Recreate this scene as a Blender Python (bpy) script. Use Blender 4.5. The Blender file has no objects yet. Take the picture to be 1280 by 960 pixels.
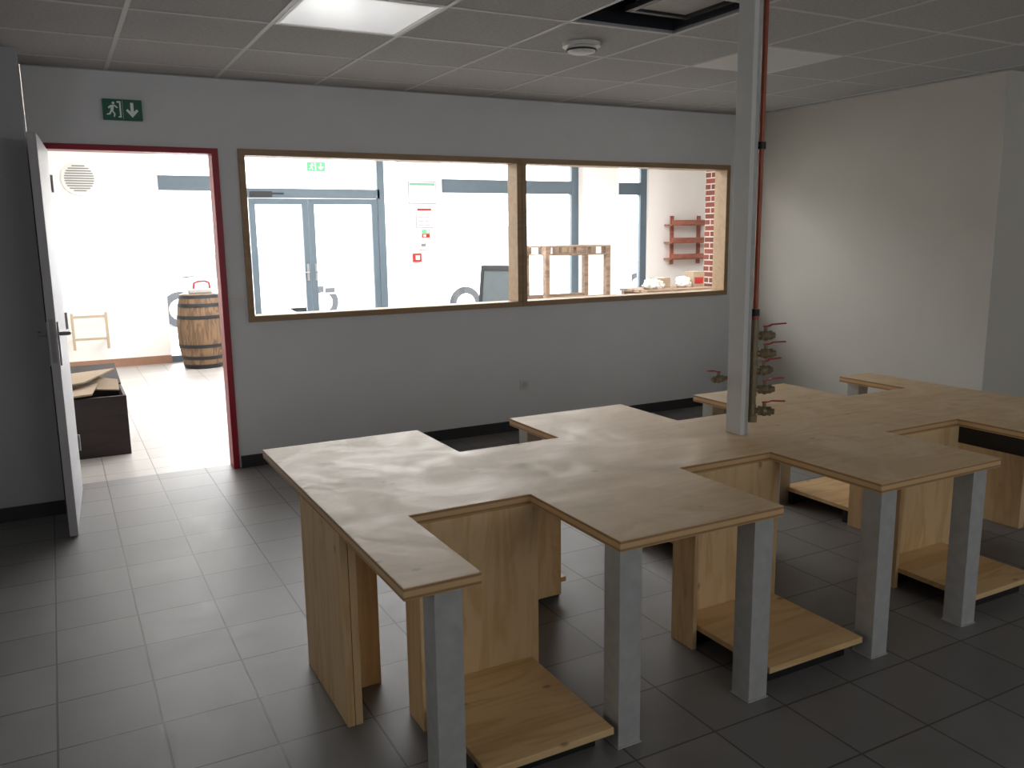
import bpy, bmesh, math, random
from mathutils import Vector, Matrix
random.seed(7)
scene=bpy.context.scene
COL=scene.collection

# ------------------------------------------------------------------ helpers
def srgb(r,g,b):
    def f(c):
        c/=255.0
        return c/12.92 if c<=0.04045 else ((c+0.055)/1.055)**2.4
    return (f(r),f(g),f(b),1.0)

def new_mat(name):
    m=bpy.data.materials.new(name); m.use_nodes=True
    nt=m.node_tree; b=nt.nodes.get('Principled BSDF')
    return m,nt,b

def simple(name,col,rough=0.5,metal=0.0,noise=0.06,scale=12.0,bump=0.0,emit=0.0,bscale=None):
    m,nt,b=new_mat(name)
    tc=nt.nodes.new('ShaderNodeTexCoord')
    n=nt.nodes.new('ShaderNodeTexNoise'); n.inputs['Scale'].default_value=scale; n.inputs['Detail'].default_value=4
    nt.links.new(tc.outputs['Object'],n.inputs['Vector'])
    r=nt.nodes.new('ShaderNodeValToRGB')
    c0=[max(0,c*(1-noise)) for c in col[:3]]+[1]; c1=[min(1,c*(1+noise)) for c in col[:3]]+[1]
    r.color_ramp.elements[0].position=0.3; r.color_ramp.elements[1].position=0.7
    r.color_ramp.elements[0].color=c0; r.color_ramp.elements[1].color=c1
    nt.links.new(n.outputs['Fac'],r.inputs['Fac']); nt.links.new(r.outputs['Color'],b.inputs['Base Color'])
    b.inputs['Roughness'].default_value=rough; b.inputs['Metallic'].default_value=metal
    if emit>0:
        nt.links.new(r.outputs['Color'],b.inputs['Emission Color']); b.inputs['Emission Strength'].default_value=emit
    if bump>0:
        n2=nt.nodes.new('ShaderNodeTexNoise'); n2.inputs['Scale'].default_value=bscale or scale*8
        nt.links.new(tc.outputs['Object'],n2.inputs['Vector'])
        bp=nt.nodes.new('ShaderNodeBump'); bp.inputs['Strength'].default_value=bump; bp.inputs['Distance'].default_value=0.01
        nt.links.new(n2.outputs['Fac'],bp.inputs['Height']); nt.links.new(bp.outputs['Normal'],b.inputs['Normal'])
    return m

def wood(name,c_dark,c_light,rough=0.5,axis='X',scale=1.0,plies=False,stain=False,knots=True):
    m,nt,b=new_mat(name); L=nt.links.new; N=nt.nodes.new
    geo=N('ShaderNodeNewGeometry')
    mp=N('ShaderNodeMapping'); L(geo.outputs['Position'],mp.inputs['Vector'])
    s={'X':(1.2,9,9),'Y':(9,1.2,9),'Z':(9,9,1.2)}[axis]
    mp.inputs['Scale'].default_value=[v*scale for v in s]
    n=N('ShaderNodeTexNoise'); n.inputs['Scale'].default_value=1.6; n.inputs['Detail'].default_value=6; n.inputs['Distortion'].default_value=1.2
    L(mp.outputs['Vector'],n.inputs['Vector'])
    mul=N('ShaderNodeMath'); mul.operation='MULTIPLY'; mul.inputs[1].default_value=5.0; L(n.outputs['Fac'],mul.inputs[0])
    fr=N('ShaderNodeMath'); fr.operation='PINGPONG'; fr.inputs[1].default_value=1.0; L(mul.outputs[0],fr.inputs[0])
    r=N('ShaderNodeValToRGB'); r.color_ramp.elements[0].color=c_dark; r.color_ramp.elements[1].color=c_light
    r.color_ramp.elements[0].position=0.0; r.color_ramp.elements[1].position=0.7
    L(fr.outputs[0],r.inputs['Fac'])
    out=r.outputs['Color']
    def mix(fac,a,bcol):
        mx=N('ShaderNodeMixRGB'); L(fac,mx.inputs[0])
        L(a,mx.inputs[1]); mx.inputs[2].default_value=bcol; return mx.outputs[0]
    if knots:
        v=N('ShaderNodeTexVoronoi'); v.inputs['Scale'].default_value=1.0
        mp2=N('ShaderNodeMapping'); L(geo.outputs['Position'],mp2.inputs['Vector'])
        s2={'X':(5,8,8),'Y':(8,5,8),'Z':(8,8,5)}[axis]; mp2.inputs['Scale'].default_value=s2
        L(mp2.outputs['Vector'],v.inputs['Vector'])
        kr=N('ShaderNodeValToRGB'); kr.color_ramp.elements[0].position=0.04; kr.color_ramp.elements[0].color=(.75,.75,.75,1)
        kr.color_ramp.elements[1].position=0.10; kr.color_ramp.elements[1].color=(0,0,0,1)
        L(v.outputs['Distance'],kr.inputs['Fac'])
        out=mix(kr.outputs['Color'],out,[c*0.40 for c in c_dark[:3]]+[1])
    if stain:
        n3=N('ShaderNodeTexNoise'); n3.inputs['Scale'].default_value=3.0; n3.inputs['Detail'].default_value=10; n3.inputs['Roughness'].default_value=0.65; n3.inputs['Distortion'].default_value=1.6
        L(geo.outputs['Position'],n3.inputs['Vector'])
        sr=N('ShaderNodeValToRGB'); sr.color_ramp.elements[0].position=0.46; sr.color_ramp.elements[0].color=(0,0,0,1)
        sr.color_ramp.elements[1].position=0.64; sr.color_ramp.elements[1].color=(0.65,0.65,0.65,1)
        L(n3.outputs['Fac'],sr.inputs['Fac'])
        out=mix(sr.outputs['Color'],out,srgb(230,212,182))
        rr=N('ShaderNodeMapRange'); rr.inputs['From Min'].default_value=.3; rr.inputs['From Max'].default_value=.7; rr.inputs['To Min'].default_value=rough-0.08; rr.inputs['To Max'].default_value=rough+0.16
        L(n3.outputs['Fac'],rr.inputs['Value']); L(rr.outputs['Result'],b.inputs['Roughness'])
    else:
        b.inputs['Roughness'].default_value=rough
    if plies:
        sep=N('ShaderNodeSeparateXYZ'); L(geo.outputs['Normal'],sep.inputs[0])
        ab=N('ShaderNodeMath'); ab.operation='ABSOLUTE'; L(sep.outputs['Z'],ab.inputs[0])
        lt=N('ShaderNodeMath'); lt.operation='LESS_THAN'; lt.inputs[1].default_value=0.6; L(ab.outputs[0],lt.inputs[0])
        sp=N('ShaderNodeSeparateXYZ'); L(geo.outputs['Position'],sp.inputs[0])
        m2=N('ShaderNodeMath'); m2.operation='MULTIPLY'; m2.inputs[1].default_value=90.0; L(sp.outputs['Z'],m2.inputs[0])
        f2=N('ShaderNodeMath'); f2.operation='PINGPONG'; f2.inputs[1].default_value=1.0; L(m2.outputs[0],f2.inputs[0])
        pr=N('ShaderNodeValToRGB'); pr.color_ramp.elements[0].position=0.15; pr.color_ramp.elements[1].position=0.45
        pr.color_ramp.elements[0].color=srgb(160,122,82); pr.color_ramp.elements[1].color=srgb(214,178,130)
        L(f2.outputs[0],pr.inputs['Fac'])
        mx=N('ShaderNodeMixRGB'); L(lt.outputs[0],mx.inputs[0]); L(out,mx.inputs[1]); L(pr.outputs['Color'],mx.inputs[2]); out=mx.outputs[0]
    L(out,b.inputs['Base Color'])
    return m

def tile_mat(name,c1,c2,mortar,rough,ox,oy,size=0.3,ms=0.0035):
    m,nt,b=new_mat(name); L=nt.links.new; N=nt.nodes.new
    geo=N('ShaderNodeNewGeometry'); mp=N('ShaderNodeMapping'); L(geo.outputs['Position'],mp.inputs['Vector'])
    mp.inputs['Location'].default_value=(-ox,-oy,0)
    br=N('ShaderNodeTexBrick'); br.offset=0.0; br.squash=1.0
    br.inputs['Scale'].default_value=1.0; br.inputs['Brick Width'].default_value=size; br.inputs['Row Height'].default_value=size
    br.inputs['Mortar Size'].default_value=ms; br.inputs['Mortar Smooth'].default_value=0.1; br.inputs['Bias'].default_value=0.0
    br.inputs['Color1'].default_value=c1; br.inputs['Color2'].default_value=c2; br.inputs['Mortar'].default_value=mortar
    L(mp.outputs['Vector'],br.inputs['Vector'])
    n=N('ShaderNodeTexNoise'); n.inputs['Scale'].default_value=6; n.inputs['Detail'].default_value=8; L(geo.outputs['Position'],n.inputs['Vector'])
    mr=N('ShaderNodeMapRange'); mr.inputs['To Min'].default_value=0.82; mr.inputs['To Max'].default_value=1.18; L(n.outputs['Fac'],mr.inputs['Value'])
    mx=N('ShaderNodeVectorMath'); mx.operation='SCALE'; L(br.outputs['Color'],mx.inputs[0]); L(mr.outputs['Result'],mx.inputs['Scale'])
    L(mx.outputs['Vector'],b.inputs['Base Color'])
    r2=N('ShaderNodeMapRange'); r2.inputs['To Min'].default_value=rough-0.06; r2.inputs['To Max'].default_value=rough+0.1; L(n.outputs['Fac'],r2.inputs['Value'])
    L(r2.outputs['Result'],b.inputs['Roughness'])
    iv=N('ShaderNodeMath'); iv.operation='SUBTRACT'; iv.inputs[0].default_value=1.0; L(br.outputs['Fac'],iv.inputs[1])
    bp=N('ShaderNodeBump'); bp.inputs['Strength'].default_value=0.5; bp.inputs['Distance'].default_value=0.004; L(iv.outputs[0],bp.inputs['Height'])
    L(bp.outputs['Normal'],b.inputs['Normal'])
    return m

def brick_mat(name):
    m,nt,b=new_mat(name); L=nt.links.new; N=nt.nodes.new
    geo=N('ShaderNodeNewGeometry'); sp=N('ShaderNodeSeparateXYZ'); L(geo.outputs['Position'],sp.inputs[0])
    ad=N('ShaderNodeMath'); ad.operation='ADD'; L(sp.outputs['X'],ad.inputs[0]); L(sp.outputs['Y'],ad.inputs[1])
    cb=N('ShaderNodeCombineXYZ'); L(ad.outputs[0],cb.inputs[0]); L(sp.outputs['Z'],cb.inputs[1])
    br=N('ShaderNodeTexBrick'); br.inputs['Scale'].default_value=1.0; br.inputs['Brick Width'].default_value=0.24; br.inputs['Row Height'].default_value=0.085
    br.inputs['Mortar Size'].default_value=0.009; br.inputs['Color1'].default_value=srgb(128,62,48); br.inputs['Color2'].default_value=srgb(88,48,40); br.inputs['Mortar'].default_value=srgb(190,178,168)
    L(cb.outputs[0],br.inputs['Vector']); L(br.outputs['Color'],b.inputs['Base Color']); b.inputs['Roughness'].default_value=0.85
    return m

def glass_mat(name):
    m=bpy.data.materials.new(name); m.use_nodes=True; nt=m.node_tree; nt.nodes.clear(); N=nt.nodes.new; L=nt.links.new
    o=N('ShaderNodeOutputMaterial'); t=N('ShaderNodeBsdfTransparent'); g=N('ShaderNodeBsdfGlossy'); g.inputs['Roughness'].default_value=0.02
    t.inputs['Color'].default_value=(0.99,0.99,0.99,1)
    fr=N('ShaderNodeFresnel'); fr.inputs['IOR'].default_value=1.3
    mx=N('ShaderNodeMixShader'); L(fr.outputs[0],mx.inputs[0]); L(t.outputs[0],mx.inputs[1]); L(g.outputs[0],mx.inputs[2]); L(mx.outputs[0],o.inputs['Surface'])
    return m

def bm_box(bm,x0,x1,y0,y1,z0,z1):
    vs=[bm.verts.new(p) for p in [(x0,y0,z0),(x1,y0,z0),(x1,y1,z0),(x0,y1,z0),(x0,y0,z1),(x1,y0,z1),(x1,y1,z1),(x0,y1,z1)]]
    for f in [(0,3,2,1),(4,5,6,7),(0,1,5,4),(1,2,6,5),(2,3,7,6),(3,0,4,7)]: bm.faces.new([vs[i] for i in f])
    return vs
def bm_quadprism(bm,pts,z0,z1):
    a=[bm.verts.new((p[0],p[1],z0)) for p in pts]; b=[bm.verts.new((p[0],p[1],z1)) for p in pts]; n=len(pts)
    bm.faces.new(a[::-1]); bm.faces.new(b)
    for i in range(n): bm.faces.new([a[i],a[(i+1)%n],b[(i+1)%n],b[i]])
def bm_prism(bm,pts,vec):
    a=[bm.verts.new(p) for p in pts]; b=[bm.verts.new(Vector(p)+Vector(vec)) for p in pts]; n=len(pts)
    bm.faces.new(a[::-1]); bm.faces.new(b)
    for i in range(n): bm.faces.new([a[i],a[(i+1)%n],b[(i+1)%n],b[i]])
def bm_cyl(bm,p0,p1,r0,r1=None,seg=20,caps=True):
    r1=r0 if r1 is None else r1
    p0=Vector(p0);p1=Vector(p1);d=(p1-p0).normalized()
    u=d.orthogonal().normalized(); v=d.cross(u)
    a=[];b=[]
    for i in range(seg):
        t=2*math.pi*i/seg; e=u*math.cos(t)+v*math.sin(t)
        a.append(bm.verts.new(p0+e*r0)); b.append(bm.verts.new(p1+e*r1))
    for i in range(seg): bm.faces.new([a[i],a[(i+1)%seg],b[(i+1)%seg],b[i]])
    if caps: bm.faces.new(a[::-1]); bm.faces.new(b)
def bm_lathe(bm,c,prof,seg=40,axis='Z'):
    rings=[]
    for (r,h) in prof:
        ring=[]
        for i in range(seg):
            t=2*math.pi*i/seg
            if axis=='Z': p=(c[0]+r*math.cos(t),c[1]+r*math.sin(t),c[2]+h)
            elif axis=='Y': p=(c[0]+r*math.cos(t),c[1]+h,c[2]+r*math.sin(t))
            else: p=(c[0]+h,c[1]+r*math.cos(t),c[2]+r*math.sin(t))
            ring.append(bm.verts.new(p))
        rings.append(ring)
    for k in range(len(rings)-1):
        for i in range(seg): bm.faces.new([rings[k][i],rings[k][(i+1)%seg],rings[k+1][(i+1)%seg],rings[k+1][i]])
    bm.faces.new(rings[0][::-1]); bm.faces.new(rings[-1])
def bm_tube(bm,pts,r,seg=12):
    pts=[Vector(p) for p in pts]; rings=[]; u=None
    for i,p in enumerate(pts):
        d=((pts[min(i+1,len(pts)-1)]-pts[max(i-1,0)])).normalized()
        if u is None: u=d.orthogonal().normalized()
        else: u=(u-d*u.dot(d)).normalized()
        v=d.cross(u)
        rings.append([bm.verts.new(p+(u*math.cos(2*math.pi*k/seg)+v*math.sin(2*math.pi*k/seg))*r) for k in range(seg)])
    for a,b in zip(rings[:-1],rings[1:]):
        for k in range(seg): bm.faces.new([a[k],a[(k+1)%seg],b[(k+1)%seg],b[k]])
    bm.faces.new(rings[0][::-1]); bm.faces.new(rings[-1])

WP={}
def obj(name,bm,mat,origin=None,parent=None,bevel=0.0,smooth=False,label=None,category=None,kind=None,group=None,bseg=2):
    bmesh.ops.recalc_face_normals(bm,faces=bm.faces[:])
    if origin is None:
        xs=[v.co.x for v in bm.verts];ys=[v.co.y for v in bm.verts];zs=[v.co.z for v in bm.verts]
        origin=((min(xs)+max(xs))/2,(min(ys)+max(ys))/2,min(zs))
    o=Vector(origin)
    for v in bm.verts: v.co-=o
    me=bpy.data.meshes.new(name); bm.to_mesh(me); bm.free()
    if smooth:
        for p in me.polygons: p.use_smooth=True
    ob=bpy.data.objects.new(name,me); COL.objects.link(ob)
    if mat: me.materials.append(mat)
    if parent is not None:
        ob.parent=parent; ob.location=o-WP[parent.name]
    else: ob.location=o
    WP[ob.name]=o.copy()
    if bevel>0:
        bv=ob.modifiers.new('Bevel','BEVEL'); bv.width=bevel; bv.segments=bseg; bv.limit_method='ANGLE'; bv.angle_limit=math.radians(40)
    if smooth:
        es=ob.modifiers.new('Split','EDGE_SPLIT'); es.split_angle=math.radians(38)
    if label: ob['label']=label
    if category: ob['category']=category
    if kind: ob['kind']=kind
    if group: ob['group']=group
    return ob
def thing(name,loc,label,category,group=None,kind=None):
    e=bpy.data.objects.new(name,None); e.empty_display_size=0.1; COL.objects.link(e); e.location=loc; WP[e.name]=Vector(loc)
    if label: e['label']=label
    if category: e['category']=category
    if group: e['group']=group
    if kind: e['kind']=kind
    return e
def box(name,x0,x1,y0,y1,z0,z1,mat,**k):
    bm=bmesh.new(); bm_box(bm,x0,x1,y0,y1,z0,z1); return obj(name,bm,mat,**k)
def boxes(name,L,mat,**k):
    bm=bmesh.new()
    for b in L: bm_box(bm,*b)
    return obj(name,bm,mat,**k)
def each(name,L,mat,**k):
    for b in L: box(name,*b,mat,**k)

# ------------------------------------------------------------------ materials
M_wall=simple('wall_paint',srgb(232,234,236),0.85,noise=0.02,scale=3,bump=0.08,bscale=60)
M_wall_shaded=simple('wall_paint_shaded',srgb(180,182,184),0.85,noise=0.02,scale=3,bump=0.08,bscale=60)  # wall paint darkened to put the pier's shade into its colour
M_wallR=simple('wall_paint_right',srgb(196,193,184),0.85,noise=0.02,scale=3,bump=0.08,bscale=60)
M_wallfar=simple('shop_paint',srgb(242,239,234),0.8,noise=0.02,scale=3)
M_floor=tile_mat('floor_tiles',srgb(128,126,124),srgb(118,116,115),srgb(76,73,71),0.43,0.175,3.03,ms=0.0035)
M_floor_lit=tile_mat('shop_floor_tiles_lit',srgb(172,167,162),srgb(160,156,152),srgb(112,108,105),0.34,0.175,3.03)  # same kind of tile, lightened to paint in the shop's daylight
M_ctile=simple('ceiling_tile',srgb(178,178,177),0.85,noise=0.11,scale=60,bump=0.25,bscale=180)
M_tbar=simple('ceiling_bar',srgb(200,200,199),0.5,noise=0.01)
M_base=simple('dark_skirting',srgb(52,52,54),0.5)
M_basebr=simple('brown_skirting',srgb(150,112,90),0.5)
M_red=simple('red_paint',srgb(160,22,46),0.4,noise=0.03)
M_door=simple('door_white',srgb(186,185,190),0.45,noise=0.02)
M_steel=simple('brushed_steel',srgb(170,170,170),0.3,metal=0.9)
M_galv=simple('galvanised_steel',srgb(182,183,181),0.45,metal=0.15,noise=0.10,scale=22)
M_black=simple('black_metal',srgb(26,26,28),0.5)
M_dark=simple('dark_void',srgb(28,33,40),0.9)
M_grey=simple('grey_frame',srgb(84,98,108),0.5,noise=0.03)
M_white=simple('white_plastic',srgb(226,226,222),0.45,noise=0.01)
M_pole=simple('pole_white',srgb(216,217,215),0.45,noise=0.02)
M_copper=simple('copper',srgb(160,86,66),0.45,metal=0.35,noise=0.15,scale=20)
M_brass=simple('aged_brass',srgb(132,120,94),0.42,metal=0.4)
M_redh=simple('red_handle',srgb(164,36,34),0.4)
M_green=simple('sign_green',srgb(36,100,80),0.4,noise=0.02,emit=0.02)
M_greenb=simple('sign_green_bright',srgb(90,190,120),0.4,emit=0.3)
M_signw=simple('sign_white',srgb(226,236,230),0.4,noise=0.01,emit=0.05)
M_glass=glass_mat('pane_glass')
M_top=wood('plywood_top',srgb(204,170,122),srgb(216,184,138),0.40,'X',plies=True,stain=True,knots=True)
M_ply=wood('plywood_panel',srgb(212,174,122),srgb(226,194,146),0.5,'Z')
M_plyh=wood('plywood_shelf',srgb(212,172,116),srgb(228,194,142),0.45,'X')
M_oak=wood('window_frame_wood',srgb(158,130,96),srgb(168,140,106),0.5,'X',knots=False)
M_brown=wood('pallet_wood',srgb(112,92,76),srgb(144,120,98),0.6,'X',knots=False)
M_redw=wood('reddish_wood',srgb(144,86,70),srgb(170,108,88),0.6,'X',knots=False)
M_darkbox=wood('dark_box',srgb(30,24,23),srgb(44,34,31),0.6,'X',knots=False)
M_card=simple('cardboard',srgb(152,134,112),0.8)
M_panel=simple('diffuser_window_glow',srgb(240,242,244),0.25,noise=0.01,emit=0.22)  # panel is off; emission paints in the reflected window light
M_panel2=simple('diffuser_window_glow_dim',srgb(206,206,204),0.35,noise=0.01,emit=0.02)  # also off; duller, with a trace of the same painted reflection
M_brick=brick_mat('brickwork')
M_paper=simple('paper',srgb(236,236,236),0.7,noise=0.01)
M_ink=simple('ink',srgb(110,114,120),0.7)
M_rubber=simple('tyre',srgb(40,42,46),0.8)
M_carw=simple('car_white',srgb(238,240,242),0.3,noise=0.01)
M_carg=simple('car_grey',srgb(196,202,208),0.3,noise=0.01)
M_carglass=simple('car_glass',srgb(110,120,130),0.1,noise=0.02)
M_pave=simple('pavement',srgb(214,212,208),0.8)
M_build=simple('render',srgb(234,231,224),0.9)
M_board=simple('chalkboard',srgb(78,86,88),0.6)
M_duct=simple('duct',srgb(176,174,168),0.6)

# ------------------------------------------------------------------ camera
R=Matrix([[0.881,0.0937,-0.4637],[-0.4729,0.1479,-0.8686],[-0.0128,0.9846,0.1746]])
q=R.to_quaternion(); q.normalize()
cd=bpy.data.cameras.new('camera'); cam=bpy.data.objects.new('camera',cd); COL.objects.link(cam)
cam.rotation_mode='QUATERNION'; cam.rotation_quaternion=q; cam.location=(0,0,1.53)
cd.sensor_width=36; cd.sensor_fit='HORIZONTAL'; cd.lens=1060.3*36/1280; cd.clip_start=0.05; cd.clip_end=200
scene.camera=cam

# ------------------------------------------------------------------ room shell
YW=5.75; YW2=5.87; ZC=2.507
ST=dict(kind='structure')
box('floor',-2.6,7.6,-2.6,YW2,-0.1,0,M_floor,**ST)
box('floor_shop',-2.6,12.5,YW2,11.4,-0.1,0,M_floor_lit,**ST)
DX0,DX1,DZ=0.0,0.965,2.07
WX0,WX1,WZ0,WZ1=1.115,5.215,0.98,2.075
boxes('wall_back',[(-0.06,DX0,YW,YW2,0,2.9),(DX0,DX1,YW,YW2,DZ,2.9),(DX1,WX0,YW,YW2,0,2.9),(WX0,WX1,YW,YW2,0,WZ0),(WX0,WX1,YW,YW2,WZ1,2.9),(WX1,5.45,YW,YW2,0,2.9)],M_wall,**ST)
box('wall_left_pier',-2.6,-0.065,5.27,YW2,0,2.9,M_wall_shaded,**ST)
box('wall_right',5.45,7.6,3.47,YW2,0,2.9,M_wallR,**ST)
box('wall_left',-2.6,-2.5,-2.6,5.27,0,2.9,M_wall,**ST)
box('wall_front',-2.5,7.6,-2.6,-2.5,0,2.9,M_wall,**ST)
box('wall_right_far',7.5,7.6,-2.5,3.47,0,2.9,M_wall,**ST)
boxes('baseboard_back',[(DX1+0.03,5.45,YW-0.012,YW,0,0.08)],M_base,**ST)
boxes('baseboard_left',[(-2.5,-0.065,5.258,5.27,0,0.08)],M_base,**ST)
boxes('baseboard_right',[(5.438,5.45,3.47,YW-0.012,0,0.08),(5.438,7.5,3.458,3.47,0,0.08)],M_base,**ST)
PX,PY=0.622,0.615; gx=[0.38+PX*k for k in range(-5,13)]; gy=[3.595+PY*k for k in range(-10,4)]
gxs=[-2.5]+[g for g in gx if -2.5<g<7.5]+[7.5]; gys=[-2.5]+[g for g in gy if -2.5<g<YW]+[YW]
def near(a,b): return abs(a-b)<0.02
hole=(0.38+3*PX,3.595-PY); pan1=(0.38+PX,3.595); pan2=(0.38+5*PX,3.595)
bm=bmesh.new()
for i in range(len(gxs)-1):
    for j in range(len(gys)-1):
        a,b,c,d=gxs[i],gxs[i+1],gys[j],gys[j+1]
        if any(near(a,h[0]) and near(c,h[1]) for h in (hole,pan1,pan2)): continue
        bm_box(bm,a,b,c,d,ZC+0.003,ZC+0.02)
bm_box(bm,-2.6,7.6,-2.6,YW2,2.9,3.0)
obj('ceiling',bm,M_ctile,**ST)
bm=bmesh.new()
for g in gxs[1:-1]: bm_box(bm,g-0.011,g+0.011,-2.5,YW,ZC+0.0005,ZC+0.006)
for g in gys[1:-1]: bm_box(bm,-2.5,7.5,g-0.011,g+0.011,ZC+0.0002,ZC+0.0055)
obj('trim_1',bm,M_tbar,**ST)
boxes('trim_2',[(-0.06,5.45,YW-0.02,YW,ZC-0.004,ZC),(5.43,5.45,3.47,YW-0.02,ZC-0.004,ZC)],M_tbar,**ST)
hx,hy=hole
boxes('trim_3',[(hx,hx+0.02,hy,hy+PY,ZC+0.021,2.9),(hx+PX-0.02,hx+PX,hy,hy+PY,ZC+0.021,2.9),(hx+0.02,hx+PX-0.02,hy,hy+0.02,ZC+0.021,2.9),(hx+0.02,hx+PX-0.02,hy+PY-0.02,hy+PY,ZC+0.021,2.9),(hx+.02,hx+PX-.02,hy+.02,hy+PY-.02,2.86,2.9)],M_dark,**ST)
d=thing('ceiling_duct',(hx+0.42,hy+0.28,2.55),"pale insulated duct section visible in open ceiling bay","duct")
box('duct_body',hx+0.27,hx+0.57,hy+0.10,hy+0.46,2.56,2.858,M_duct,parent=d,bevel=0.01)
boxes('duct_flange',[(hx+0.235,hx+0.598,hy+0.07,hy+0.10,2.55,2.575),(hx+0.235,hx+0.598,hy+0.46,hy+0.49,2.55,2.575),(hx+0.235,hx+0.27,hy+0.10,hy+0.46,2.55,2.575),(hx+0.57,hx+0.598,hy+0.10,hy+0.46,2.55,2.575)],M_base,parent=d)
for (px_,py_),mp_,lb in ((pan1,M_panel,"unlit square white flat light panel, window glow painted in, set in ceiling grid"),(pan2,M_panel2,"unlit dull square white flat light panel, faint glow painted in, set in ceiling grid")):
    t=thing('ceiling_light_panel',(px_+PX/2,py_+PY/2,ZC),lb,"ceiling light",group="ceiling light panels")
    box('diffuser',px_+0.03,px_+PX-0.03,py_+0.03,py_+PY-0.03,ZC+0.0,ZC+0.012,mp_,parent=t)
    a,b,c,e=px_+0.012,px_+PX-0.012,py_+0.012,py_+PY-0.012
    boxes('light_frame',[(a,b,c,c+0.018,ZC-0.001,ZC+0.016),(a,b,e-0.018,e,ZC-0.001,ZC+0.016),(a,a+0.018,c+0.018,e-0.018,ZC-0.001,ZC+0.016),(b-0.018,b,c+0.018,e-0.018,ZC-0.001,ZC+0.016)],M_white,parent=t)
s=thing('smoke_detector',(2.56,3.97,ZC),"round white smoke detector fixed to ceiling tile","smoke detector")
bm=bmesh.new(); bm_lathe(bm,(2.56,3.97,ZC-0.05),[(0.045,0),(0.07,0.008),(0.078,0.02),(0.08,0.03),(0.10,0.035),(0.10,0.053)],36); obj('detector_body',bm,M_white,parent=s,smooth=True)
bm=bmesh.new(); bm_lathe(bm,(2.56,3.97,ZC-0.036),[(0.0802,0),(0.0815,0.004),(0.0802,0.008)],36); obj('vent_ring',bm,M_base,parent=s)

# ------------------------------------------------------------------ door 1
fr=thing('door_1',(0.48,YW,0),None,None,kind='structure')
boxes('door_frame',[(DX0-0.01,DX0+0.022,YW-0.012,YW2+0.01,0,DZ+0.012),(DX1-0.022,DX1+0.018,YW-0.012,YW2+0.01,0,DZ+0.012),(DX0+0.022,DX1-0.022,YW-0.012,YW2+0.01,DZ-0.022,DZ+0.012)],M_red,parent=fr,bevel=0.003)
H=Vector((0.034,YW-0.03)); E=Vector((-0.014,4.79)); dd=(E-H).normalized(); nn=Vector((-dd.y,dd.x))
if nn.x>0: nn=-nn
def P(t,w): v=H+dd*t+nn*w; return (v.x,v.y)
Ld=(E-H).length; TH=0.04
bm=bmesh.new(); bm_quadprism(bm,[P(0,0),P(Ld,0),P(Ld,TH),P(0,TH)],0.01,2.04); obj('door_leaf',bm,M_door,parent=fr,bevel=0.002)
def dbox(bm,t0,t1,w0,w1,z0,z1): bm_quadprism(bm,[P(t0,w0),P(t1,w0),P(t1,w1),P(t0,w1)],z0,z1)
for side in (0,1):
    s0=0.0 if side==0 else TH; sg=-1 if side==0 else 1
    bm=bmesh.new()
    dbox(bm,Ld-0.085,Ld-0.045,s0,s0+sg*0.008,0.90,1.12)
    a=P(Ld-0.065,s0); b=P(Ld-0.065,s0+sg*0.05); c=P(Ld-0.18,s0+sg*0.05)
    bm_cyl(bm,(a[0],a[1],1.06),(b[0],b[1],1.06),0.010,seg=16); bm_cyl(bm,(b[0],b[1],1.06),(c[0],c[1],1.06),0.010,0.008,seg=16)
    obj('door_handle',bm,M_steel,parent=fr,bevel=0.001)
bm=bmesh.new(); dbox(bm,Ld,Ld+0.002,0.01,0.03,0.92,1.14); dbox(bm,Ld+0.0,Ld+0.012,0.014,0.026,1.04,1.07); obj('latch_plate',bm,M_steel,parent=fr)
for z in (0.25,1.0,1.8):
    bm=bmesh.new(); bm_cyl(bm,(0.04,YW-0.022,z),(0.04,YW-0.022,z+0.1),0.008,seg=12); obj('hinge',bm,M_steel,parent=fr)

# ------------------------------------------------------------------ window 1
w=thing('window_1',(3.16,YW,WZ0),None,None,kind='structure')
f=0.04; ya,yb=YW-0.02,YW2+0.015
def rect_frame(x0,x1,z0,z1,f,y0,y1): return [(x0,x1,y0,y1,z0,z0+f),(x0,x1,y0,y1,z1-f,z1),(x0,x0+f,y0,y1,z0+f,z1-f),(x1-f,x1,y0,y1,z0+f,z1-f)]
mm=3.165
boxes('window_frame',rect_frame(WX0-0.01,mm-0.001,WZ0-0.005,WZ1+0.01,f,ya,yb),M_oak,parent=w,bevel=0.003)
boxes('window_frame',rect_frame(mm+0.001,WX1+0.01,WZ0-0.005,WZ1+0.01,f,ya,yb),M_oak,parent=w,bevel=0.003)

t=thing('light_switch',(1.04,YW,1.10),"white square light switch beside red door frame","light switch")
box('switch_plate',1.0,1.08,YW-0.008,YW,1.06,1.14,M_white,parent=t,bevel=0.003); box('rocker',1.02,1.06,YW-0.012,YW-0.008,1.08,1.12,M_white,parent=t,bevel=0.002)
t=thing('wall_socket',(3.18,YW,0.36),"white wall socket low on grey wall under window","wall socket")
box('socket_plate',3.14,3.22,YW-0.008,YW,0.32,0.40,M_white,parent=t,bevel=0.003)
bm=bmesh.new(); bm_lathe(bm,(3.18,YW-0.011,0.36),[(0.024,0),(0.026,0.003)],24,'Y'); obj('socket_outlet',bm,simple('pale_grey_plastic',srgb(205,205,202),0.5),parent=t)

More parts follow.
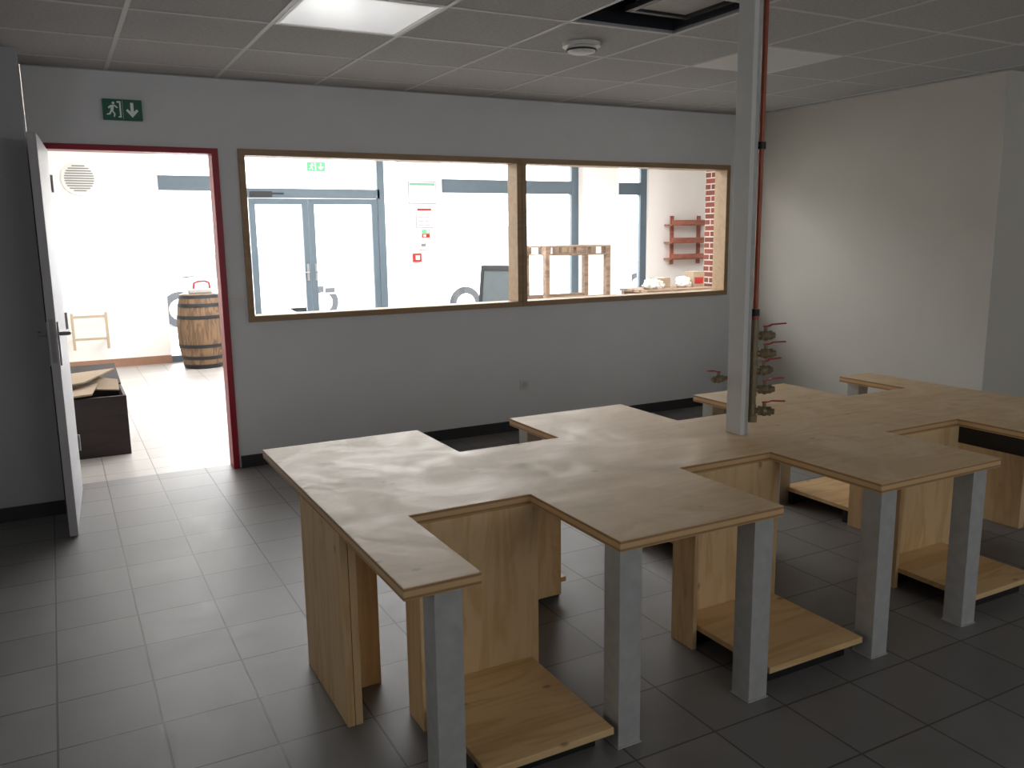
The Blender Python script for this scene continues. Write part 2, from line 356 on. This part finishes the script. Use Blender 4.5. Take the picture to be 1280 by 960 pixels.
def exit_sign(x0,x1,z0,z1,y,mg,mw,label,name='exit_sign',arrow=True):
    t=thing(name,((x0+x1)/2,y,z0),label,"exit sign")
    box('sign_housing',x0,x1,y-0.03,y,z0,z1,mg,parent=t,bevel=0.004)
    W=x1-x0; Hh=z1-z0; Y=y-0.0305
    def U(u,v): return (x0+u*W,Y,z0+v*Hh)
    bm=bmesh.new(); r=W/Hh
    def poly(pts): bm_prism(bm,[U(*p) for p in pts],(0,-0.0015,0))
    c=(0.27,0.80)
    poly([(c[0]+0.035*math.cos(a*math.pi/6),c[1]+0.035*r*math.sin(a*math.pi/6)) for a in range(12)])
    poly([(0.20,0.70),(0.29,0.72),(0.26,0.42),(0.19,0.44)])
    poly([(0.27,0.70),(0.35,0.56),(0.385,0.60),(0.30,0.72)])
    poly([(0.20,0.70),(0.13,0.60),(0.15,0.52),(0.21,0.62)])
    poly([(0.20,0.45),(0.255,0.44),(0.31,0.30),(0.29,0.14),(0.26,0.14),(0.27,0.29)])
    poly([(0.19,0.45),(0.24,0.44),(0.18,0.25),(0.09,0.22),(0.09,0.28),(0.15,0.31)])
    poly([(0.38,0.12),(0.46,0.12),(0.46,0.90),(0.36,0.90),(0.36,0.82),(0.42,0.82),(0.42,0.18),(0.38,0.18)])
    if arrow:
        poly([(0.70,0.85),(0.78,0.85),(0.78,0.42),(0.86,0.55),(0.90,0.47),(0.74,0.14),(0.58,0.47),(0.62,0.55),(0.70,0.42)])
    bm_box(bm,x0+0.5*W,x0+0.506*W,Y-0.001,Y+0.0006,z0+.05*Hh,z0+.95*Hh)
    obj('pictogram',bm,mw,parent=t)
exit_sign(0.345,0.56,2.225,2.345,YW,M_green,M_signw,"green emergency exit sign with running man and down arrow")

# ------------------------------------------------------------------ workbench
ZT0,ZT1=0.638,0.672
wb=thing('workbench',(2.5,2.7,0),"large plywood workbench with notched top on galvanised square legs","workbench")
yf,yn,ym,yb_=1.865,2.38,3.01,3.46
out=[(.685,yf),(.90,yf),(.90,yn),(1.335,yn),(1.335,yf),(1.965,yf),(1.965,yn),(2.42,yn),(2.42,yf),(3.085,yf),(3.085,yn),(3.575,yn),(3.575,yf),(4.30,yf),
 (4.30,yb_),(4.05,yb_),(4.05,ym),(3.60,ym),(3.60,yb_),(2.94,yb_),(2.94,ym),(2.47,ym),(2.47,yb_),(1.83,yb_),(1.83,ym),(1.365,ym),(1.365,yb_),(.685,yb_)]
bm=bmesh.new(); bm_quadprism(bm,out,ZT0,ZT1); obj('tabletop',bm,M_top,parent=wb,bevel=0.002,origin=(2.5,2.7,ZT0))
def leg(x,y):
    bm=bmesh.new(); bm_box(bm,x,x+.08,y,y+.08,0.004,ZT0); bm_box(bm,x-.004,x+.084,y-.004,y+.084,0,0.004)
    obj('leg',bm,M_galv,parent=wb,bevel=0.006)
for x in (.78,1.36,1.88,2.47,2.98,3.63,4.20): leg(x,1.90)
for x in (1.87,2.37,2.99,3.50,4.10): leg(x,3.36)
def panel(x0,x1,y0,y1,z0=0.0,m=M_ply): box('side_panel',x0,x1,y0,y1,z0,ZT0,m,parent=wb,bevel=0.0015)
panel(.685,.709,2.41,2.88); panel(.711,.735,2.41,2.88,0.0)
panel(.736,.87,2.62,2.64,0.0)
panel(4.25,4.295,2.45,2.93)
panel(.905,1.36,2.375,2.395,0.03); panel(1.975,2.47,2.375,2.395,0.03); panel(3.09,3.59,2.375,2.395,0.03)
panel(.885,.904,2.27,2.395,0.0); panel(1.955,1.974,2.27,2.395,0.0); panel(3.07,3.089,2.27,2.395,0)
panel(1.36,1.76,2.88,2.90,0.03); panel(2.47,2.94,2.88,2.90,0.03); panel(3.57,4.05,2.88,2.90,0.03)
panel(3.55,3.569,2.80,2.93,0.0)
def shelf(x0,x1,y0,y1,feet):
    box('shelf',x0,x1,y0,y1,0.07,0.092,M_plyh,parent=wb,bevel=0.002)
    each('shelf_foot',[(x0+0.01,x1-0.02,yy,yy+0.03,0.0,0.07) for yy in feet],M_black,parent=wb)
shelf(.91,1.33,1.88,2.374,(1.95,2.3)); shelf(1.98,2.43,1.91,2.374,(1.97,2.3)); shelf(3.085,3.52,1.93,2.374,(1.99,2.3))
shelf(1.37,1.80,2.905,3.40,(2.93,3.33)); shelf(2.47,2.92,2.905,3.40,(2.93,3.33)); shelf(3.56,4.02,2.935,3.40,(2.95,3.33))
boxes('drawer_runner',[(3.585,3.61,1.95,2.37,0.56,0.637),(3.585,4.2,2.37,2.40,0.56,0.637)],M_black,parent=wb,bevel=0.002)

# ------------------------------------------------------------------ pole + gas manifold
p=thing('service_pole',(2.53,2.685,ZT1),"white vertical service trunking pole between bench top and ceiling","pole")
box('trunking',2.505,2.53,2.64,2.73,ZT1,ZC,M_pole,parent=p,bevel=0.003)
box('steel_channel',2.5305,2.552,2.645,2.725,ZT1,ZC,M_galv,parent=p,bevel=0.002)
GX,GY=2.588,2.664
g=thing('gas_manifold',(GX,GY,0.72),"copper gas pipe with stacked valves and red lever handles","gas pipe")
bm=bmesh.new(); bm_cyl(bm,(GX,GY,1.17),(GX,GY,ZC),0.0105,seg=18); bm_cyl(bm,(GX,GY,1.15),(GX,GY,1.20),0.015,seg=18); obj('copper_pipe',bm,M_copper,parent=g,smooth=True)
bm=bmesh.new(); bm_cyl(bm,(GX,GY,0.74),(GX,GY,1.16),0.016,seg=18)
for z in (0.77,0.86,0.94,1.015,1.09):
    bm_cyl(bm,(GX,GY,z-.026),(GX,GY,z-.014),0.021,seg=6); bm_cyl(bm,(GX,GY,z+.014),(GX,GY,z+.026),0.021,seg=6); bm_cyl(bm,(GX,GY,z-.014),(GX,GY,z+.014),0.018,seg=16)
bm_cyl(bm,(GX,GY,0.72),(GX,GY,0.75),0.024,seg=18)
bm_tube(bm,[(GX,GY,.90),(2.592,2.72,.90),(2.58,2.758,.90),(2.55,2.764,.90),(2.50,2.764,.90)],0.009)
obj('manifold_body',bm,M_brass,parent=g,smooth=True)
for z in (1.87,1.19):
    bm=bmesh.new(); bm_cyl(bm,(GX,GY,z-.014),(GX,GY,z+.014),0.018,seg=16); bm_cyl(bm,(GX,GY,z),(2.553,GY,z),0.006,seg=10); obj('pipe_clamp',bm,M_black,parent=g,smooth=True)
def valve(c,dx,dy,L=0.075,S=1.0):
    dv=Vector((dx,dy,0)).normalized(); c=Vector(c)
    bm=bmesh.new(); bm_cyl(bm,c+dv*0.012*S,c+dv*0.032*S,0.013*S,seg=14); bm_cyl(bm,c+dv*0.026*S,c+dv*0.038*S,0.021*S,seg=6)
    bm_cyl(bm,c+dv*0.038*S,c+dv*0.052*S,0.018*S,0.024*S,seg=16); bm_cyl(bm,c+dv*0.052*S,c+dv*0.066*S,0.024*S,0.018*S,seg=16)
    bm_cyl(bm,c+dv*0.066*S,c+dv*0.080*S,0.021*S,seg=6); bm_cyl(bm,c+dv*0.052*S,c+dv*0.052*S+Vector((0,0,0.036*S)),0.008*S,seg=12); bm_cyl(bm,c+dv*0.080*S,c+dv*0.094*S,0.013*S,seg=12)
    v=obj('valve',bm,M_brass,parent=g,smooth=True,origin=c)
    bm=bmesh.new(); s=c+dv*0.042*S+Vector((0,0,0.035*S)); side=Vector((-dv.y,dv.x,0))*0.008*S
    pts=[s,s+dv*0.025*S+Vector((0,0,0.002)),s+dv*0.040*S+Vector((0,0,0.009*S)),s+dv*(0.045+L)*S+Vector((0,0,0.011*S))]
    for a,b in zip(pts[:-1],pts[1:]):
        bm_prism(bm,[a-side,a+side,b+side,b-side],(0,0,0.005))
    obj('lever_handle',bm,M_redh,parent=v,origin=s,bevel=0.001)
for z,dx,dy,ll in ((1.09,1,-.25,.06),(1.015,1,-.45,.05),(.94,1,-.15,.05),(.86,1,-.5,.045),(.77,.8,-1,.05)): valve((GX,GY,z),dx,dy,ll)
valve((2.53,2.764,.90),-1,0.05,0.04,0.8)

# ------------------------------------------------------------------ shop room
YF=11.22
boxes('wall_shop_far',[(-2.6,1.2,YF,YF+.2,0,2.9),(8.5,12.5,YF-.02,YF+.2,0,2.9),(1.2,4.28,YF,YF+.2,2.62,2.9),(4.86,7.2,YF,YF+.2,2.62,2.9),(7.85,8.5,YF,YF+.2,2.62,2.9)],M_wallfar,**ST)
box('wall_shop_column',4.28,4.86,YF-.12,YF+.2,0,2.9,M_wallfar,**ST)
box('wall_shop_column.001',7.2,7.85,YF-.12,YF+.2,0,2.9,M_wallfar,**ST)
box('wall_shop_left',-0.75,-0.6,YW2,YF,0,2.9,M_wallfar,**ST)
box('wall_shop_right',12.4,12.5,YW2,YF,0,2.9,M_wallfar,**ST)
box('wall_shop_near',5.45,12.4,YW2,YW2+.05,0,2.9,M_wallfar,**ST)
box('ceiling_shop',-2.6,12.5,YW2,YF+.2,2.9,3.0,M_wallfar,**ST)
boxes('baseboard_shop',[(-0.6,1.2,YF-.012,YF,0,.1)],M_basebr,**ST)
def glazing(name,x0,x1,bars,header,zb=0.0):
    t=thing(name,((x0+x1)/2,YF+.05,0),None,None,kind='structure')
    L=[(x0,x1,YF+.03,YF+.1,header[0],header[1]),(x0,x1,YF+.03,YF+.1,2.56,2.62),(x0,x1,YF+.03,YF+.1,zb,zb+.08)]
    for (a,b) in bars:
        L+= [(a,b,YF+.025,YF+.105,0,2.62)]
    boxes('window_frame',L,M_grey,parent=t)
    box('window_pane',x0,x1,YF+.06,YF+.066,0.05,2.6,M_glass,parent=t)
    return t
glazing('window_2',1.2,2.2,[(2.15,2.24)],(2.10,2.28))
glazing('window_3',4.86,7.2,[(7.08,7.2)],(2.11,2.30))
glazing('window_4',7.85,8.5,[(8.38,8.5)],(2.11,2.30))
d2=thing('door_2',(3.1,YF,0),None,None,kind='structure')
L=[(2.24,4.0,YF+.02,YF+.1,2.02,2.14),(3.97,4.07,YF+.02,YF+.1,0,2.62),(4.07,4.28,YF+.04,YF+.1,0,0.1),(2.24,4.28,YF+.03,YF+.1,2.56,2.62)]
boxes('door_frame',L,M_grey,parent=d2)
for (a,b) in ((2.26,3.01),(3.02,3.96)):
    boxes('door_leaf',rect_frame(a,b,0.01,2.015,0.075,YF+.03,YF+.08),M_grey,parent=d2)
box('window_pane',2.3,4.28,YF+.055,YF+.061,0.05,2.6,M_glass,parent=d2)
for x in (2.97,3.08):
    bm=bmesh.new(); bm_box(bm,x-.015,x+.015,YF+.02,YF+.03,0.95,1.17); bm_cyl(bm,(x,YF+.02,1.06),(x,YF-.03,1.06),.009,seg=12); bm_cyl(bm,(x,YF-.03,1.06),(x-.1 if x<3 else x+.1,YF-.03,1.06),.009,seg=12); obj('door_handle',bm,M_steel,parent=d2)
boxes('door_closer',[(2.28,2.55,YF-.01,YF+.02,2.03,2.10),(2.55,2.7,YF-.005,YF+.015,2.07,2.085)],M_black,parent=d2)
t=thing('door_sticker',(3.25,YF+.05,0.76),"small white notice sticker on glass door","sticker")
box('sticker_sheet',3.17,3.34,YF+.05,YF+.054,0.76,0.96,M_paper,parent=t); box('sticker_print',3.19,3.32,YF+.0485,YF+.05,0.78,0.84,M_ink,parent=t)
exit_sign(3.02,3.26,2.36,2.48,YF+.02,M_greenb,M_signw,"green running man exit sign above glazed shop doors",name='exit_sign.001')
YC=YF-.12
def notice(name,x0,x1,z0,z1,rows,label,head,tint,cols=1):
    t=thing(name,((x0+x1)/2,YC,z0),label,'notice')
    box('frame',x0-.01,x1+.01,YC-.005,YC,z0-.01,z1+.01,M_ink,parent=t)
    box('sheet',x0,x1,YC-.0065,YC-.005,z0,z1,M_paper,parent=t)
    box('header_band',x0+.01,x1-.01,YC-.0075,YC-.0065,z1-.045,z1-.012,head,parent=t)
    hh=(z1-.06)-z0
    for i in range(rows):
        za=z0+hh*(i+.6)/rows
        for c in range(cols):
            xa=x0+(x1-x0)*(0.08+c*0.86/cols); xb=xa+(x1-x0)*(0.86/cols)*random.uniform(.75,.9)
            box('print',xa,xb,YC-.0075,YC-.0065,za-.005,za+.005,tint,parent=t)
M_faint=simple('faint_ink',srgb(186,188,192),0.7)
M_pink=simple('pink_ink',srgb(200,110,104),0.7)
notice('notice_sheet',4.37,4.76,1.96,2.24,5,"white framed notice sheet with green heading on cream column",simple('soft_green',srgb(110,160,128),0.7),M_faint,cols=1)
notice('notice_sheet.001',4.47,4.70,1.63,1.90,4,"white notice sheet with red printed table on cream column",M_redh,M_pink,cols=2)
t=thing('fire_notice',(4.58,YC,1.49),"small green and red fire safety notice on column","safety sign")
box('green_half',4.54,4.66,YC-.006,YC,1.545,1.60,M_greenb,parent=t); box('red_half',4.54,4.66,YC-.006,YC,1.49,1.543,M_redh,parent=t)
box('print',4.56,4.60,YC-.0075,YC-.006,1.50,1.53,M_signw,parent=t); box('print',4.61,4.645,YC-.0075,YC-.006,1.56,1.59,M_signw,parent=t)
t=thing('wall_control_box',(4.55,YC,1.33),"small white control box on cream column","control box")
box('control_housing',4.48,4.64,YC-.04,YC,1.33,1.43,M_white,parent=t,bevel=.005); box('control_display',4.51,4.58,YC-.042,YC-.04,1.37,1.41,M_ink,parent=t)
t=thing('fire_alarm_button',(4.45,YC,1.16),"red manual fire alarm call point on column","fire alarm")
box('alarm_housing',4.39,4.51,YC-.05,YC,1.16,1.28,M_redh,parent=t,bevel=.008); box('alarm_plate',4.42,4.48,YC-.052,YC-.05,1.19,1.25,M_white,parent=t)
t=thing('air_vent',(0.36,YF,2.05),"round white louvred air vent on shop wall","air vent")
bm=bmesh.new(); bm_lathe(bm,(0.36,YF-.03,2.22),[(0.17,0),(0.19,0.01),(0.19,0.03)],40,'Y'); obj('vent_rim',bm,M_white,parent=t,smooth=True)
L=[]
for k in range(-5,6):
    z=2.22+k*.028; hw=math.sqrt(max(0,.155**2-(k*.028)**2)); L.append((0.36-hw,0.36+hw,YF-.04,YF-.03,z-.006,z+.006))
boxes('vent_slats',L,simple('vent_grey',srgb(130,126,122),0.6),parent=t)

BX,BY=1.50,10.68
t=thing('wine_barrel',(BX,BY,0),"light oak wine barrel with dark metal hoops","barrel")
M_stave=wood('barrel_staves',srgb(84,62,44),srgb(118,92,66),0.6,'Z',knots=False,scale=1.6)
def br(z): u=(z-.44)/.44; return .275-.055*u*u
bm=bmesh.new(); prof=[(br(z)-.02 if k in(0,24) else br(z),z) for k,z in [(i,.88*i/24) for i in range(25)]]; bm_lathe(bm,(BX,BY,0),prof,48); obj('barrel_body',bm,M_stave,parent=t,smooth=True)
for z in (.03,.13,.27,.61,.75,.85):
    bm=bmesh.new(); bm_lathe(bm,(BX,BY,0),[(br(z-.02)+.004,z-.02),(br(z+.02)+.004,z+.02)],48); obj('barrel_hoop',bm,M_black,parent=t,smooth=True)
t=thing('tool_case',(BX,BY,.88),"small pale case with red handle resting on barrel","tool case")
box('case_body',BX-.12,BX+.14,BY-.08,BY+.08,.881,.935,simple('case_grey',srgb(168,164,160),0.5),parent=t,bevel=.012)
bm=bmesh.new(); bm_tube(bm,[(BX-.06,BY,.93),(BX-.05,BY,1.0),(BX,BY,1.02),(BX+.08,BY,1.02),(BX+.12,BY,1.0),(BX+.125,BY,.93)],.014); obj('case_handle',bm,M_redh,parent=t,smooth=True)

t=thing('wooden_crate',(.1,6.85,0),"dark brown open wooden crate standing on tiled floor","crate")
cx0,cx1,cy0,cy1,ch=-.2,.375,6.55,7.08,.43
boxes('crate_body',[(cx0,cx1,cy0,cy0+.02,0,ch),(cx0,cx1,cy1-.02,cy1,0,ch),(cx0,cx0+.02,cy0+.02,cy1-.02,0,ch),(cx1-.02,cx1,cy0+.02,cy1-.02,0,ch),(cx0+.02,cx1-.02,cy0+.02,cy1-.02,0,.02)],M_darkbox,parent=t,bevel=.003)
bm=bmesh.new(); bm_prism(bm,[(cx0,cy1,ch),(cx1,cy1,ch),(cx1-.02,cy1+.25,ch+.12),(cx0+.02,cy1+.25,ch+.12)],(0,0,.012)); obj('crate_lid',bm,M_darkbox,parent=t)
t=thing('cardboard_box',(.08,6.82,.43),"flattened beige cardboard box lying on dark crate","cardboard box")
bm=bmesh.new()
bm_prism(bm,[(cx0+.02,cy0-.01,ch+.002),(cx1-.22,cy0-.01,ch+.02),(cx1-.16,cy1-.2,ch+.05),(cx0+.02,cy1-.05,ch+.03)],(0,0,.012)); obj('cardboard_panel',bm,M_card,parent=t)
bm=bmesh.new()
bm_prism(bm,[(cx0+.06,cy0+.14,ch+.06),(cx1-.26,cy0+.18,ch+.08),(cx1-.04,cy1-.08,ch+.13),(cx0+.1,cy1-.05,ch+.10)],(0,0,.01)); obj('cardboard_flap',bm,M_card,parent=t)
bm=bmesh.new()
bm_prism(bm,[(cx0+.34,cy0+.24,ch+.02),(cx1-.03,cy0+.22,ch+.0),(cx1-.03,cy0+.34,ch+.06),(cx0+.38,cy0+.36,ch+.09)],(0,0,.01)); obj('cardboard_flap',bm,M_card,parent=t)

t=thing('wall_rail',(.32,YF,.25),"pale wooden rail frame fixed low on white shop wall","rail")
M_pale=simple('pale_wood',srgb(176,158,134),0.6)
each('upright',[(x,x+.03,YF-.16,YF-.13,.25,.68) for x in (.12,.48)],M_pale,parent=t,bevel=.003)
each('rail',[(.15,.48,YF-.155,YF-.135,.62,.65),(.15,.48,YF-.155,YF-.135,.36,.385)],M_pale,parent=t)
each('bracket',[(x+.005,x+.025,YF-.13,YF,z,z+.02) for x in (.12,.48) for z in (.35,.62)],M_pale,parent=t)

t=thing('chalkboard_sign',(4.68,9.0,0),"dark framed folding pavement chalkboard standing on floor","chalkboard")
for s_ in (-1,1):
    bm=bmesh.new()
    y0=s_*.22; y1=s_*.02
    def rot(x,u,o): return (4.68+x,9.0+y0+(y1-y0)*u+o,u*1.16)
    def bar(xa,xb,ua,ub):
        bm_prism(bm,[rot(xa,ua,0),rot(xb,ua,0),rot(xb,ub,0),rot(xa,ub,0)],(0,.02*s_,0))
    bar(-.25,-.21,0,1); bar(.21,.25,0,1); bar(-.21,.21,.95,1); bar(-.21,.21,.12,.17)
    obj('chalkboard_frame',bm,M_black,parent=t)
    bm=bmesh.new(); bm_prism(bm,[rot(-.21,.17,.004*s_),rot(.21,.17,.004*s_),rot(.21,.95,.004*s_),rot(-.21,.95,.004*s_)],(0,.008*s_,0)); obj('chalkboard_panel',bm,M_board,parent=t)
t.rotation_euler=(0,0,math.radians(-55))

t=thing('pallet_counter',(5.45,8.8,0),"high open counter made of brown reclaimed pallet wood","counter")
each('board',[(5.0,5.9,a,a+.08,1.365,1.38) for a in (8.5,8.66,8.82,8.98)],M_brown,parent=t)
each('spacer_block',[(x,x+.07,y,y+.1,1.285,1.365) for x in (5.0,5.22,5.42,5.62,5.83) for y in (8.5,8.96)],M_brown,parent=t)
each('rail',[(5.0,5.9,8.5,8.6,1.27,1.285),(5.0,5.9,8.96,9.06,1.27,1.285),(5.055,5.845,8.52,8.55,.74,.79),(5.055,5.845,9.0,9.03,.74,.79)],M_brown,parent=t)
for x in (5.0,5.845):
    for y in (8.5,8.98): box('leg',x,x+.055,y,y+.07,0,1.27,M_brown,parent=t,bevel=.003)

t=thing('crate_table',(6.8,8.6,0),"low brown wooden table with plank top","table")
each('plank',[(6.3,7.4,8.3+i*.15,8.43+i*.15,.80,.83) for i in range(4)],M_brown,parent=t)
for x in (6.32,7.3):
    for y in (8.32,8.8): box('leg',x,x+.07,y,y+.07,0,.80,M_brown,parent=t)
each('apron',[(6.39,7.3,8.335,8.355,.70,.80),(6.39,7.3,8.835,8.855,.70,.80)],M_brown,parent=t)
M_bag=simple('white_bag',srgb(220,214,206),0.6)
def bag(cx,cy,z,rx,ry,rz,label):
    bm=bmesh.new(); bmesh.ops.create_icosphere(bm,subdivisions=4,radius=1.0)
    for v in bm.verts:
        n=1+.20*math.sin(5*v.co.x+3*v.co.y)*math.cos(4*v.co.z+cx)+.10*math.sin(11*v.co.y+6*v.co.z)+.07*math.sin(17*v.co.x+9*v.co.z)
        v.co=Vector((cx+v.co.x*rx*n,cy+v.co.y*ry*n,z+max(-.55,v.co.z)*rz*n+.55*rz*n))
    zm=min(v.co.z for v in bm.verts)
    for v in bm.verts: v.co.z-=zm-z
    t=thing('plastic_bag',(cx,cy,z),label,"bag"); obj('bag_body',bm,M_bag,parent=t,smooth=True)
    bm=bmesh.new(); top=z+1.5*rz; bm_cyl(bm,(cx,cy,top-.05),(cx+.01,cy,top+.02),.012,.03,seg=10); obj('bag_knot',bm,M_bag,parent=t)
bag(6.55,8.5,.831,.13,.1,.07,"crumpled white plastic bag on brown table")
bag(7.06,8.55,.831,.09,.09,.08,"small crumpled white bag on brown table")
t=thing('cardboard_box',(6.82,8.7,.831),"small closed beige cardboard box on brown table","cardboard box")
box('box_body',6.72,6.92,8.64,8.8,.831,.95,M_card,parent=t); box('box_tape',6.81,6.83,8.64,8.8,.95,.9515,M_bag,parent=t)
t=thing('cardboard_box',(7.28,8.6,.831),"brown and red printed carton on brown table","cardboard box")
box('box_body',7.18,7.36,8.5,8.68,.831,1.02,M_card,parent=t); box('box_print',7.20,7.34,8.4985,8.5,.87,.95,M_redh,parent=t)

t=thing('wall_shelf',(9.2,YF-.1,1.0),"reddish pallet wood wall shelf on cream column","shelf")
each('shelf_back',[(8.94,9.0,YF-.05,YF-.02,1.0,1.78),(9.5,9.56,YF-.05,YF-.02,1.0,1.78)],M_redw,parent=t)
each('shelf_board',[(8.80,9.66,YF-.25,YF-.05,z,z+.025) for z in (1.08,1.34,1.62)],M_redw,parent=t)
each('shelf_rail',[(8.80,9.66,YF-.27,YF-.25,z,z+.07) for z in (1.10,1.36,1.64)],M_redw,parent=t)
box('wall_brick_pillar',8.62,9.25,9.5,9.98,0,2.9,M_brick,**ST)

# ------------------------------------------------------------------ outside
box('ground_outside',-30,45,YF+.2,60,-.2,-.05,M_pave,**ST)
box('wall_building_opposite',-20,50,30,31,-.1,6.5,M_build,**ST)
def car(x0,y0,L,Hc,mat,label,cat,prof):
    t=thing('van' if cat=='van' else 'car',(x0+L/2,y0,-.05),label,cat)
    W=1.75; bm=bmesh.new(); bm_prism(bm,[(x0+u*L,y0,-.05+v*Hc) for u,v in prof],(0,W,0)); obj('car_body',bm,mat,parent=t,bevel=.06,bseg=3)
    gl=[(.2,.62),(.8 if cat=='van' else .68,.62),(.76 if cat=='van' else .6,.88),(.24 if cat=='van' else .32,.88)]
    bm=bmesh.new(); bm_prism(bm,[(x0+u*L,y0-.01,-.05+v*Hc) for u,v in gl],(0,W+.02,0)); obj('side_windows',bm,M_carglass,parent=t)
    for u in (.18,.81):
        for yy in (y0-.03,y0+W-.17):
            bm=bmesh.new(); bm_lathe(bm,(x0+u*L,yy,.27),[(.2,0),(.31,.01),(.32,.04),(.32,.17),(.30,.2)],28,'Y'); wv=obj('wheel',bm,M_rubber,parent=t,smooth=True)
            bm=bmesh.new(); bm_lathe(bm,(x0+u*L,yy-.012,.27),[(.15,0),(.19,.012),(.19,.212),(.15,.224)],20,'Y'); obj('hubcap',bm,M_carg,parent=wv)
    each('headlight',[(x0-.02,x0+.1,y0+.1,y0+.4,.48,.6),(x0-.02,x0+.1,y0+W-.4,y0+W-.1,.48,.6)],M_carglass,parent=t)
vp=[(0,.15),(0,.42),(.04,.52),(.16,.58),(.25,.95),(.3,1),(.97,1),(1,.9),(1,.15),(.9,.13),(.1,.13)]
cp=[(0,.2),(0,.45),(.05,.55),(.25,.62),(.38,.96),(.45,1),(.65,1),(.75,.95),(.92,.66),(1,.6),(1,.2),(.9,.16),(.1,.16)]
car(5.8,14.2,4.6,1.95,M_carw,"white van parked along street outside shop front","van",vp)
car(1.2,16.2,4.1,1.45,M_carg,"pale grey hatchback parked on street outside","car",cp)
car(11.4,16.4,4.1,1.45,M_carw,"white hatchback parked outside shop window","car",cp)

# ------------------------------------------------------------------ lights
wd=bpy.data.worlds.new('world'); scene.world=wd; wd.use_nodes=True
bg=wd.node_tree.nodes['Background']; bg.inputs[0].default_value=(0.96,0.98,1.0,1); bg.inputs[1].default_value=10.0
def area(name,loc,target,sx,sy,power,col=(1,1,1)):
    ld=bpy.data.lights.new(name,'AREA'); ld.shape='RECTANGLE'; ld.size=sx; ld.size_y=sy; ld.energy=power; ld.color=col
    o=bpy.data.objects.new(name,ld); COL.objects.link(o); o.location=loc
    o.rotation_euler=(Vector(target)-Vector(loc)).to_track_quat('-Z','Y').to_euler(); return o
area('sky_light_street',(4.5,15.0,6.0),(3.5,9.0,0.3),9,4,3400,(0.96,0.98,1.0))
area('shop_fill',(3.0,8.6,2.85),(3.0,8.6,0),5,3,320,(0.98,0.99,1.0))  # added fill under the shop ceiling, no fitting there
area('shop_fill_right',(8.0,8.6,2.85),(8.0,9.0,0),3,3,200,(1.0,1.0,1.0))  # added fill to whiten the right end of the shop
area('side_fill',(-2.48,1.5,1.6),(5.0,1.9,1.3),3.2,1.3,18,(1.0,0.99,0.97))  # added fill in front of the solid left wall, no window there
area('rear_fill',(3.4,-2.45,1.6),(4.2,5.0,1.2),4.5,1.4,42,(0.97,0.98,1.0))  # added unseen fill from behind the camera, no window there
area('right_fill',(7.0,-0.6,1.7),(6.2,3.47,1.5),1.6,1.2,14,(1.0,0.98,0.95))  # added unseen fill to lift the right return wall, no window there
scene.view_settings.view_transform='Standard'
scene.view_settings.look='None'
scene.view_settings.exposure=0.0
